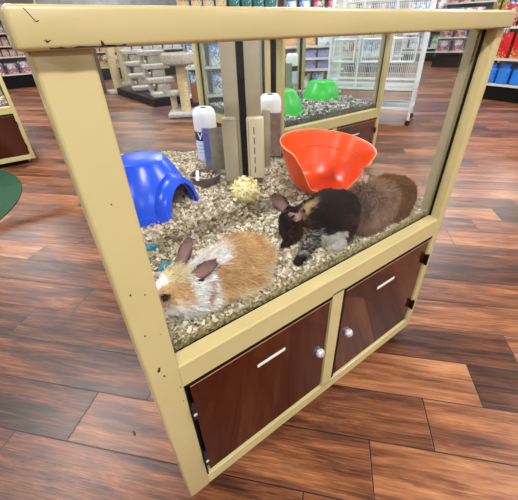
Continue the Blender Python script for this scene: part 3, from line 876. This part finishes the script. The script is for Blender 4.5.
# --- brown long haired rabbit by the right end of the pane
BRN, BRN2, RST, TPE = srgb(138, 104, 84), srgb(88, 62, 50), srgb(116, 80, 44), srgb(180, 156, 138)
def b3(bm):
    blob(bm, (.832, .098, .580), (.052, .052, .054)); blob(bm, (.795, .102, .590), (.056, .052, .056)); blob(bm, (.750, .100, .585), (.055, .050, .052)); blob(bm, (.706, .100, .592), (.050, .046, .050)); blob(bm, (.690, .098, .612), (.040, .038, .034))
    blob(bm, (.672, .090, .592), (.038, .037, .036)); blob(bm, (.650, .080, .580), (.026, .025, .024)); blob(bm, (.640, .076, .572), (.017, .017, .016))
    blob(bm, (.690, .080, .560), (.045, .032, .034)); chain(bm, [(.70, .075, .545, .016), (.655, .064, .537, .010)])
    blob(bm, (.82, .074, .560), (.044, .026, .034)); chain(bm, [(.84, .064, .540, .012), (.78, .056, .535, .010)])
    blob(bm, (.880, .100, .565), (.016, .016, .016))
def c3(p, n, e, t):
    k = nz(p, 35)*.5+nz(p, 110, 3)*.3
    if e == 'inner' and p[1] > .108: return srgb(226, 186, 172)
    if e == 'inner': return mixc(TPE, BRN, .4)
    if e == 'outer': return BRN
    x, y, z = p
    rs = mixc(RST, BRN2, .25+k+(.6 if z < .57 else 0)+(x-.84)*6)
    c = mixc(BRN, TPE, .35+k*1.3)
    if x > .735: return mixc(c, rs, (x-.745+k*.03)/.03)
    if x < .66: c = mixc(c, BRN2, .4)
    return mixc(c, BRN2, .35 if z < .565 else 0)
rabbit('fluffy brown long haired rabbit huddled at the right end beside the black rabbit', b3, c3, [(.655, .058, .595, .0055)], 52000, .030,
       lambda p: (-.25 if p[0] < .69 else .35, -.20, -.05 if p[2] > .6 else -.4), 3, [((.692, .118, .622), (.724, .142, .682), .013, (-.75, -.60, .1)), ((.705, .085, .618), (.742, .082, .626), .012, (0, -.3, .9))], .046, lambda p: 1 if p[0] < .76 else .55, .75, (.55, 1.3))

# ------------------------------------------------------------------ floor bits
bm = bmesh.new(); bmesh.ops.create_icosphere(bm, subdivisions=2, radius=.006)
for v in bm.verts: v.co = Vector((v.co.x*.7, v.co.y*1.6, v.co.z*.35))*(1+.3*noise.noise(v.co*300))
o = link('debris', bm, DEBRIS); o.location = (-.068, .283, FZ+.003); tag(o, 'small dark crumb lying on the plank floor left of the cabinet', 'debris')
bm = prism([(-1.55+1.40*math.cos(a), 3.05+1.40*math.sin(a)) for a in [2*PI*i/72 for i in range(72)]], FZ, FZ+.006)
tag(link('turf_mat', bm, TURF), 'round green artificial turf mat on the floor at the left edge', 'mat')

# ------------------------------------------------------------------ cat furniture in the back
def cat_steps(label, x, y, rz, n=3, sc=1.0):
    t = thing('cat_steps', label, 'cat furniture', (x, y, FZ+.112), rz, None)
    for k in range(n):
        w, d = .46*sc, .30*sc; z = .20*sc*k+.02; yy = k*.24*sc
        link('tread', B(((-w/2, yy-d/2, z), (w/2, yy+d/2, z+.075*sc)), bev=.02, seg=3), CARPET, t, True)
        if k:
            link('riser_block', B(((-w*.18, yy-.10*sc, z-.20*sc+.06), (w*.30, yy+.12*sc, z+.004)), bev=.008), CARPET, t, True)
            link('riser_block', B(((-w*.46, yy-.02, z-.20*sc+.06), (-w*.30, yy+.12*sc, z+.004)), bev=.008), CARPET, t, True)
    return t
tag(link('display_plinth', B(((2.15, 5.75, FZ), (2.85, 8.0, FZ+.13))), BLACK), 'long low black plinth carrying the grey carpeted cat steps', 'plinth')
cat_steps('grey carpeted cat steps on the black plinth, the set nearer the cat tree', 2.46, 5.95, math.radians(-10), 4, 1.05)
cat_steps('grey carpeted cat steps on the black plinth, the set further from the cat tree', 2.50, 7.15, math.radians(-10), 4, 1.05)
# cat tree
t = thing('cat_tree', 'beige cat tree with sisal post and round bowl bed on top', 'cat furniture', (2.28, 4.72, FZ), math.radians(-30))
link('base', B(((-.27, -.22, 0), (.27, .22, .065)), bev=.02, seg=3), CARPET, t, True)
link('post', lathe([(0, .06), (.075, .06), (.075, .72), (0, .72)], 28), SISAL, t, True)
link('bowl_bed', lathe([(0, .70), (.20, .70), (.245, .72), (.262, .76), (.262, .83), (.245, .85), (.225, .83), (.20, .77), (0, .76)], 48), CARPET, t, True)
bm = bmesh.new(); K = 16
ra = [bm.verts.new((.16*math.cos(PI+PI*i/K), -.15, .16*math.sin(PI+PI*i/K)+.42)) for i in range(K+1)]
rb = [bm.verts.new((.16*math.cos(PI+PI*i/K), .15, .16*math.sin(PI+PI*i/K)+.42)) for i in range(K+1)]
for i in range(K): bm.faces.new((ra[i], ra[i+1], rb[i+1], rb[i]))
for v in bm.verts: v.co.x -= .20; v.co.y += .22
o = link('half_barrel', bm, CARPET, t, True); s = o.modifiers.new('th', 'SOLIDIFY'); s.thickness = .035
link('barrel_panel', B(((.10, .10, .16), (.34, .14, .44)), bev=.01), CARDB, t, True)
link('side_post', lathe([(0, .06), (.05, .06), (.05, .30), (0, .30)], 20, center=(-.20, .2, 0)), SISAL, t, True)
# scratching post and carpeted box further back
t = thing('scratching_post', 'tall cream sisal scratching post left of the cat steps', 'cat furniture', (2.25, 8.2, FZ))
link('base', B(((-.24, -.2, 0), (.24, .2, .07)), bev=.02), CARPET, t, True)
link('post', lathe([(0, .06), (.095, .06), (.095, 1.22), (0, 1.22)], 28), SISAL, t, True)
link('top_platform', B(((-.22, -.2, 1.2), (.22, .2, 1.27)), bev=.02), CARPET, t, True)
t = thing('scratching_post', 'second cream sisal post standing behind the cat steps', 'cat furniture', (2.85, 9.5, FZ))
link('base', B(((-.24, -.2, 0), (.24, .2, .07)), bev=.02), CARPET, t, True)
link('post', lathe([(0, .06), (.095, .06), (.095, 1.22), (0, 1.22)], 28), SISAL, t, True)
t = thing('carpeted_cat_house', 'dark grey carpeted cat house left of the sisal scratching post', 'cat furniture', (1.72, 8.75, FZ))
bm = B(((-.32, -.3, .0), (.32, .3, .88)), bev=.02)
link('house_body', bm, CARPETD, t, True)
link('roof_shelf', B(((-.36, -.34, .88), (.36, .34, .95)), bev=.02), CARPET, t, True)
link('doorway', lathe([(0, 0), (.12, 0), (.12, .006), (0, .006)], 28, M=Matrix.Translation((0, -.301, .60)) @ Matrix.Rotation(PI/2, 4, 'X')), DARK, t, True)

# ------------------------------------------------------------------ birdcage on a rolling stand
t = thing('birdcage', 'white wire birdcage on a rolling stand behind the right cabinet', 'birdcage', (4.05, 1.98, FZ), math.radians(27))
D, Wd = .50, 1.08        # box: x 0..D, y 0..Wd (long face looks to -x)
z0, z1 = .42, 1.55
bm = bmesh.new()
for x in (0, D):
    for y in (0, Wd): box(bm, (x-.014, y-.014, .07), (x+.014, y+.014, z1))
for y in (.36, .72): box(bm, (-.011, y-.011, z0), (.011, y+.011, z1))
for z in (z0, z0+.06, .20, z1-.02, .95+.25):
    box(bm, (-.014, 0, z-.012), (.014, Wd, z+.012)); box(bm, (D-.014, 0, z-.012), (D+.014, Wd, z+.012))
    box(bm, (0, -.014, z-.012), (D, .014, z+.012)); box(bm, (0, Wd-.014, z-.012), (D, Wd+.014, z+.012))
link('frame', bm, WIREW, t)
bm = bmesh.new()
for x in (0, D):
    for i in range(1, 48): tube(bm, (x, Wd*i/48, z0), (x, Wd*i/48, z1), .0028, 4)
    for i in range(1, 9): tube(bm, (x, 0, z0+(z1-z0)*i/9), (x, Wd, z0+(z1-z0)*i/9), .003, 4)
for y in (0, Wd):
    for i in range(1, 18): tube(bm, (D*i/18, y, z0), (D*i/18, y, z1), .0028, 4)
    for i in range(1, 9): tube(bm, (0, y, z0+(z1-z0)*i/9), (D, y, z0+(z1-z0)*i/9), .003, 4)
link('wire_bars', bm, WIREW, t)
link('tray', B(((.01, .01, z0-.03), (D-.01, Wd-.01, z0+.015))), mat('tray_grey', srgb(150, 160, 165), .4), t)
link('lower_shelf', B(((0, 0, .185), (D, Wd, .195))), mat('shelf_mesh', srgb(190, 196, 198), .6), t)
bm = bmesh.new()
for y in (.2, .55, .9):
    for (a, b) in (((-.02, y-.13, .72), (-.02, y-.13, .95)), ((-.02, y+.13, .72), (-.02, y+.13, .95)), ((-.02, y-.13, .72), (-.02, y+.13, .72)), ((-.02, y-.13, .95), (-.02, y+.13, .95))): tube(bm, a, b, .010, 6)
link('feeder_door', bm, WIREW, t)
h = bmesh.new(); box(h, (-.035, .08, .98), (-.02, .24, 1.12), .003)
f = link('feeder_guard', h, WHITE, t)
link('feeder_slots', B(*[((-.037, .10+.02*k, 1.0), (-.034, .109+.02*k, 1.10)) for k in range(7)]), DARK, f)
for x in (0, D):
    for y in (0, Wd):
        bm = bmesh.new(); tube(bm, (x-.012, y, .032), (x+.012, y, .032), .032, 16); c = link('caster', bm, BLACK, t, True)

# ------------------------------------------------------------------ store shelving with goods
INK = {
 'bluewhite': [srgb(40, 90, 170), srgb(220, 226, 234), srgb(120, 160, 210), srgb(236, 236, 236)],
 'redwhite': [srgb(190, 30, 36), srgb(238, 234, 230), srgb(200, 60, 60), srgb(120, 20, 26)],
 'purple': [srgb(88, 70, 160), srgb(220, 214, 234), srgb(60, 50, 130), srgb(160, 150, 210)],
 'teal': [srgb(20, 130, 120), srgb(230, 240, 236), srgb(60, 170, 150), srgb(20, 80, 90)],
 'white': [srgb(230, 230, 232), srgb(190, 190, 205), srgb(90, 80, 120), srgb(240, 240, 240), srgb(180, 110, 110)],
 'mixed': [srgb(210, 60, 60), srgb(240, 240, 240), srgb(50, 80, 150), srgb(30, 30, 36), srgb(170, 190, 210), srgb(220, 200, 80)],
 'green': [srgb(70, 160, 70), srgb(200, 214, 200), srgb(40, 100, 60), srgb(224, 224, 220)],
 'yellow': [srgb(226, 200, 80), srgb(70, 60, 40), srgb(236, 226, 170), srgb(190, 150, 50)],
 'black': [srgb(20, 20, 24), srgb(60, 60, 66), srgb(226, 226, 226), srgb(30, 30, 36)],
 'orange': [srgb(220, 120, 60), srgb(240, 220, 200), srgb(180, 80, 40), srgb(236, 180, 120)],
 'red': [srgb(206, 24, 34), srgb(216, 34, 42), srgb(180, 20, 30), srgb(200, 24, 34), srgb(196, 204, 120), srgb(210, 30, 38)],
 'blue': [srgb(30, 120, 220), srgb(50, 140, 236), srgb(24, 90, 190), srgb(40, 130, 228)],
}
PM = {k: print_mat('print_'+k, v) for k, v in INK.items()}
DESC = {'bluewhite': 'blue and white', 'redwhite': 'red and white', 'purple': 'purple and white', 'teal': 'teal and white', 'white': 'white printed', 'mixed': 'multicoloured', 'green': 'green and white', 'yellow': 'yellow', 'black': 'black', 'orange': 'orange and cream', 'red': 'red', 'blue': 'blue'}

def pack_mesh(kind, w, d, h, seed):
    bm = bmesh.new(); q = random.Random(seed)
    if kind == 'bag':
        nx, nzz = 8, 8
        F, K = [], []
        for k in range(nzz+1):
            t = k/nzz; fa, fb = [], []
            for i in range(nx+1):
                s = 2*i/nx-1
                th = d*.5*(max(0, (1-abs(s)**4))**.5)*(max(0, math.sin(PI*min(1, t*.86+.14)))**.55 if t < 1 else 0)+.004
                x = s*w/2*(1-.06*math.sin(PI*t)); z = t*h
                bmp = .05*d*q.uniform(-1, 1)
                fa.append(bm.verts.new((x, -th+bmp*.3, z))); fb.append(bm.verts.new((x, th, z)))
            F.append(fa); K.append(fb)
        for k in range(nzz):
            for i in range(nx):
                bm.faces.new((F[k][i], F[k][i+1], F[k+1][i+1], F[k+1][i])); bm.faces.new((K[k][i+1], K[k][i], K[k+1][i], K[k+1][i+1]))
            for i in (0, nx): bm.faces.new((F[k][i], F[k+1][i], K[k+1][i], K[k][i]))
        for i in range(nx):
            bm.faces.new((F[0][i], K[0][i], K[0][i+1], F[0][i+1])); bm.faces.new((F[nzz][i], F[nzz][i+1], K[nzz][i+1], K[nzz][i]))
    elif kind == 'bottle':
        lathe([(0, 0), (w*.46, 0), (w*.5, .01), (w*.5, h*.66), (w*.36, h*.78), (w*.17, h*.84), (w*.17, h*.88), (w*.22, h*.88), (w*.22, h), (0, h)], 20, bm=bm)
    elif kind == 'carded':                   # plastic case on a card
        box(bm, (-w/2, -d/2, 0), (w/2, d/2, h*.74), w*.12, 3); box(bm, (-w*.30, -d*.3, h*.70), (w*.30, d*.3, h), w*.08, 2)
    else:
        box(bm, (-w/2, -d/2, 0), (w/2, d/2, h), .006, 2)
    return bm

NAME = {'bag': 'pet_food_bag', 'box': 'boxed_product', 'bottle': 'bottle', 'carded': 'carded_product'}
CAT = {'bag': 'bag', 'box': 'box', 'bottle': 'bottle', 'carded': 'package'}
def gondola(label, x, y, rz, length, height, rows, depth=.42, plinth=.13, where='', boards=SHELFW):
    """rows: (z, kind, ink list, item width, item height, [x-range]) ; front looks to local -y"""
    t = thing('store_shelf', label, 'shelving', (x, y, FZ), rz)
    link('back_panel', B(((0, depth-.03, 0), (length, depth, height))), SHELFB, t)
    link('plinth', B(((0, .02, 0), (length, depth-.03, plinth))), BLACK, t)
    for xx in (0, length-.03): link('upright', B(((xx, depth-.07, 0), (xx+.03, depth-.03, height))), SHELFW, t)
    M = Matrix.Translation((x, y, FZ)) @ Matrix.Rotation(rz, 4, 'Z'); q = random.Random(int(x*31+y*17))
    for ri, row in enumerate(rows):
        z, kind, inks, w, h = row[:5]; xr = row[5] if len(row) > 5 else (0, length)
        inset = row[6] if len(row) > 6 else 0
        link('shelf', B(((0, inset, z-.022), (length, depth-.03, z)), ((0, inset-.006, z-.030), (length, inset, z+.004))), boards, t)
        if not kind: continue
        cx = xr[0]+w*.6; protos = {}
        while cx < xr[1]-w*.5:
            ink = inks[int((cx-xr[0])/max(.001, (xr[1]-xr[0]))*len(inks)) % len(inks)] if len(inks) > 1 else inks[0]
            if ink not in protos:
                o = link(NAME[kind], pack_mesh(kind, w*.92, min(depth*.55, w*.6), h, len(protos)+ri), PM[ink], None, kind in ('bag', 'bottle')); protos[ink] = o
            else:
                o = protos[ink].copy(); COL.objects.link(o)
            p = M @ Vector((cx, inset+.05+min(depth*.55, w*.6)/2, z+.001))
            o.location = p; o.rotation_euler = (0, 0, rz+q.uniform(-.06, .06)); o.scale = (1, 1, q.uniform(.93, 1.05)) if kind != 'carded' else (1, 1, 1)
            lvl = ['lowest', 'second', 'third', 'fourth', 'fifth', 'sixth'][ri]
            if ri == len(rows)-1 and len(rows) > 1: lvl = 'top'
            tag(o, '%s %s on the %s shelf of the %s' % (DESC[ink], {'bag': 'bag', 'box': 'box', 'bottle': 'bottle', 'carded': 'plastic product pack'}[kind], lvl, where), CAT[kind], '%s %ss on the %s shelf of the %s' % (DESC[ink], {'bag': 'bag', 'box': 'box', 'bottle': 'bottle', 'carded': 'pack'}[kind], lvl, where))
            cx += w*q.uniform(1.0, 1.12)
    return t

# right of the cabinet: red and blue packs on a black shelf
gondola('black based shelf with red and blue packs just right of the cabinet', 6.62, 2.35, math.radians(-90-8), 1.75, 1.5,
        [(.24, 'carded', ['blue', 'black'], .20, .29, (.0, 1.6)), (.60, 'box', ['red', 'black'], .27, .34, (.0, 1.6)), (1.02, 'box', ['redwhite'], .24, .3)], .45, .20, 'shelf right of the cabinet')
# behind the neighbour cabinet
gondola('white store shelf with purple and red boxes behind the green hideouts', 3.95, 4.35, math.radians(-42), 1.0, 2.1,
        [(.20, 'bag', ['green', 'bluewhite'], .22, .27), (.53, 'box', ['redwhite', 'purple', 'purple'], .26, .115), (.69, 'box', ['redwhite', 'purple', 'purple'], .26, .10), (.86, 'box', ['orange', 'bluewhite'], .24, .16), (1.18, 'bag', ['bluewhite', 'mixed'], .2, .3), (1.55, 'box', ['mixed', 'bluewhite'], .15, .28)], .4, .13, 'shelf behind the hideouts')
gondola('white store shelf with blue and white bags behind the left end of the second cabinet', 2.65, 5.35, math.radians(-28), 1.65, 2.1,
        [(.16, 'bag', ['bluewhite'], .34, .37), (.60, 'bag', ['bluewhite'], .34, .37), (1.03, 'box', ['bluewhite', 'redwhite', 'teal'], .26, .22), (1.38, 'box', ['mixed', 'teal'], .18, .24), (1.72, 'box', ['black', 'mixed'], .2, .22)], .4, .12, 'shelf of blue and white bags')
# far right rows
gondola('long far store shelf with packaged goods behind the birdcage', 11.9, 9.4, math.radians(-60), 5.2, 2.3,
        [(.30, None, [], 0, 0), (.42, 'bag', ['green', 'bluewhite', 'green', 'mixed'], .36, .42), (.95, 'box', ['yellow', 'black', 'yellow'], .28, .36), (1.45, 'box', ['mixed', 'bluewhite', 'white', 'yellow'], .3, .36), (1.95, 'bag', ['black', 'white', 'yellow', 'mixed'], .34, .34)], .5, .25, 'long far shelf')
gondola('end display shelf of white printed bags on a black base', 11.2, 5.75, math.radians(-64), 1.25, 2.3,
        [(.42, 'bag', ['white'], .36, .32, (0, 1.15)), (.78, 'bag', ['white'], .36, .34), (1.18, 'box', ['bluewhite', 'white'], .25, .3), (1.6, 'bag', ['white', 'mixed'], .3, .34), (1.98, 'box', ['mixed', 'green'], .25, .3)], .6, .3, 'end display shelf')
gondola('far store shelf with bottles right of the end display', 11.9, 4.4, math.radians(-78), 3.2, 2.3,
        [(.40, 'box', ['mixed'], .3, .3), (.85, 'bottle', ['bluewhite', 'redwhite'], .14, .3), (1.30, 'bottle', ['bluewhite', 'white'], .14, .32), (1.75, 'box', ['mixed', 'red'], .3, .34)], .5, .25, 'far bottle shelf')
# rows of goods seen above the top rail
gondola('tall store shelf of bags and boxes above the birdcage in the distance', 7.9, 7.6, math.radians(-48), 2.5, 2.3,
        [(.4, 'box', ['mixed', 'bluewhite'], .3, .36), (.85, 'box', ['white', 'mixed'], .3, .36), (1.30, 'bag', ['white', 'bluewhite'], .34, .34), (1.70, 'box', ['mixed', 'white', 'black', 'orange', 'bluewhite', 'green'], .22, .36)], .5, .2, 'tall distant shelf')
# left far row
gondola('far store shelf of colourful goods left of the front post', -1.3, 11.3, math.radians(4), 2.35, 1.9,
        [(.34, 'bag', ['white', 'white'], .30, .26), (.74, 'box', ['mixed', 'bluewhite', 'mixed'], .16, .16), (.98, 'box', ['bluewhite', 'mixed'], .14, .20), (1.26, 'carded', ['mixed', 'redwhite', 'mixed'], .13, .22), (1.56, 'box', ['mixed', 'black'], .16, .22)], .5, .28, 'far left shelf')
gondola('far store shelf of goods behind the cat furniture', 1.55, 11.6, math.radians(-8), 4.0, 2.2,
        [(.34, 'box', ['mixed', 'yellow'], .34, .3), (.74, 'box', ['orange', 'bluewhite'], .3, .26), (1.1, 'box', ['bluewhite', 'mixed'], .3, .26), (1.5, 'bag', ['mixed', 'white'], .3, .3)], .5, .28, 'shelf behind the cat furniture')

# ------------------------------------------------------------------ lights
EM = bpy.data.materials.new('lamp_diffuser'); EM.use_nodes = True
eb = EM.node_tree.nodes['Principled BSDF']; eb.inputs['Emission Color'].default_value = (1, .98, .95, 1); eb.inputs['Emission Strength'].default_value = 6
LS = 1.0
k = 0
for ix, x in enumerate((-4.5, -.6, 3.3, 7.2, 11.5)):
    for iy, y in enumerate((-5.8, -1.7, 2.6, 7.0, 11.6)):
        t = thing('ceiling_light', 'long fluorescent ceiling fixture in the rows above the store', 'ceiling light', (x, y, 3.36), 0, 'fluorescent ceiling fixtures')
        link('housing', B(((-.62, -.16, -.02), (.62, .16, .03))), WHITE, t)
        link('diffuser', B(((-.58, -.13, -.035), (.58, .13, -.021))), EM, t)
        l = bpy.data.lights.new('fluorescent_lamp', 'AREA'); l.shape = 'RECTANGLE'; l.size = 1.16; l.size_y = .26
        l.energy = (74 if iy == 1 else 82 if iy == 2 else 66)*LS; l.color = (.97, .985, 1)
        lo = bpy.data.objects.new('fluorescent_lamp', l); COL.objects.link(lo); lo.parent = t; lo.location = (0, 0, -.045)
w = bpy.data.worlds.new('World'); SC.world = w; w.use_nodes = True
w.node_tree.nodes['Background'].inputs[0].default_value = (.85, .9, 1, 1); w.node_tree.nodes['Background'].inputs[1].default_value = .4

# ------------------------------------------------------------------ camera
yaw, pitch, roll = math.radians(35.3098), math.radians(-33.8895), math.radians(-2.1044)
F = Vector((math.sin(yaw)*math.cos(pitch), math.cos(yaw)*math.cos(pitch), math.sin(pitch)))
Rv = Vector((math.cos(yaw), -math.sin(yaw), 0)); U = Rv.cross(F)
R2 = Rv*math.cos(roll)+U*math.sin(roll); U2 = -Rv*math.sin(roll)+U*math.cos(roll)
cd = bpy.data.cameras.new('camera'); co = bpy.data.objects.new('camera', cd); COL.objects.link(co)
m = Matrix((R2, U2, -F)).transposed().to_4x4(); m.translation = Vector((-.03519, -.39646, 1.00705)); co.matrix_world = m
cd.sensor_fit = 'HORIZONTAL'; cd.sensor_width = 36; cd.lens = 322.126*36/518; cd.clip_start = .02; cd.clip_end = 100
SC.camera = co
SC.view_settings.view_transform = 'Standard'; SC.view_settings.look = 'None'; SC.view_settings.gamma = 1
SC.view_settings.exposure = 0.60
SC.cycles.transparent_max_bounces = 32
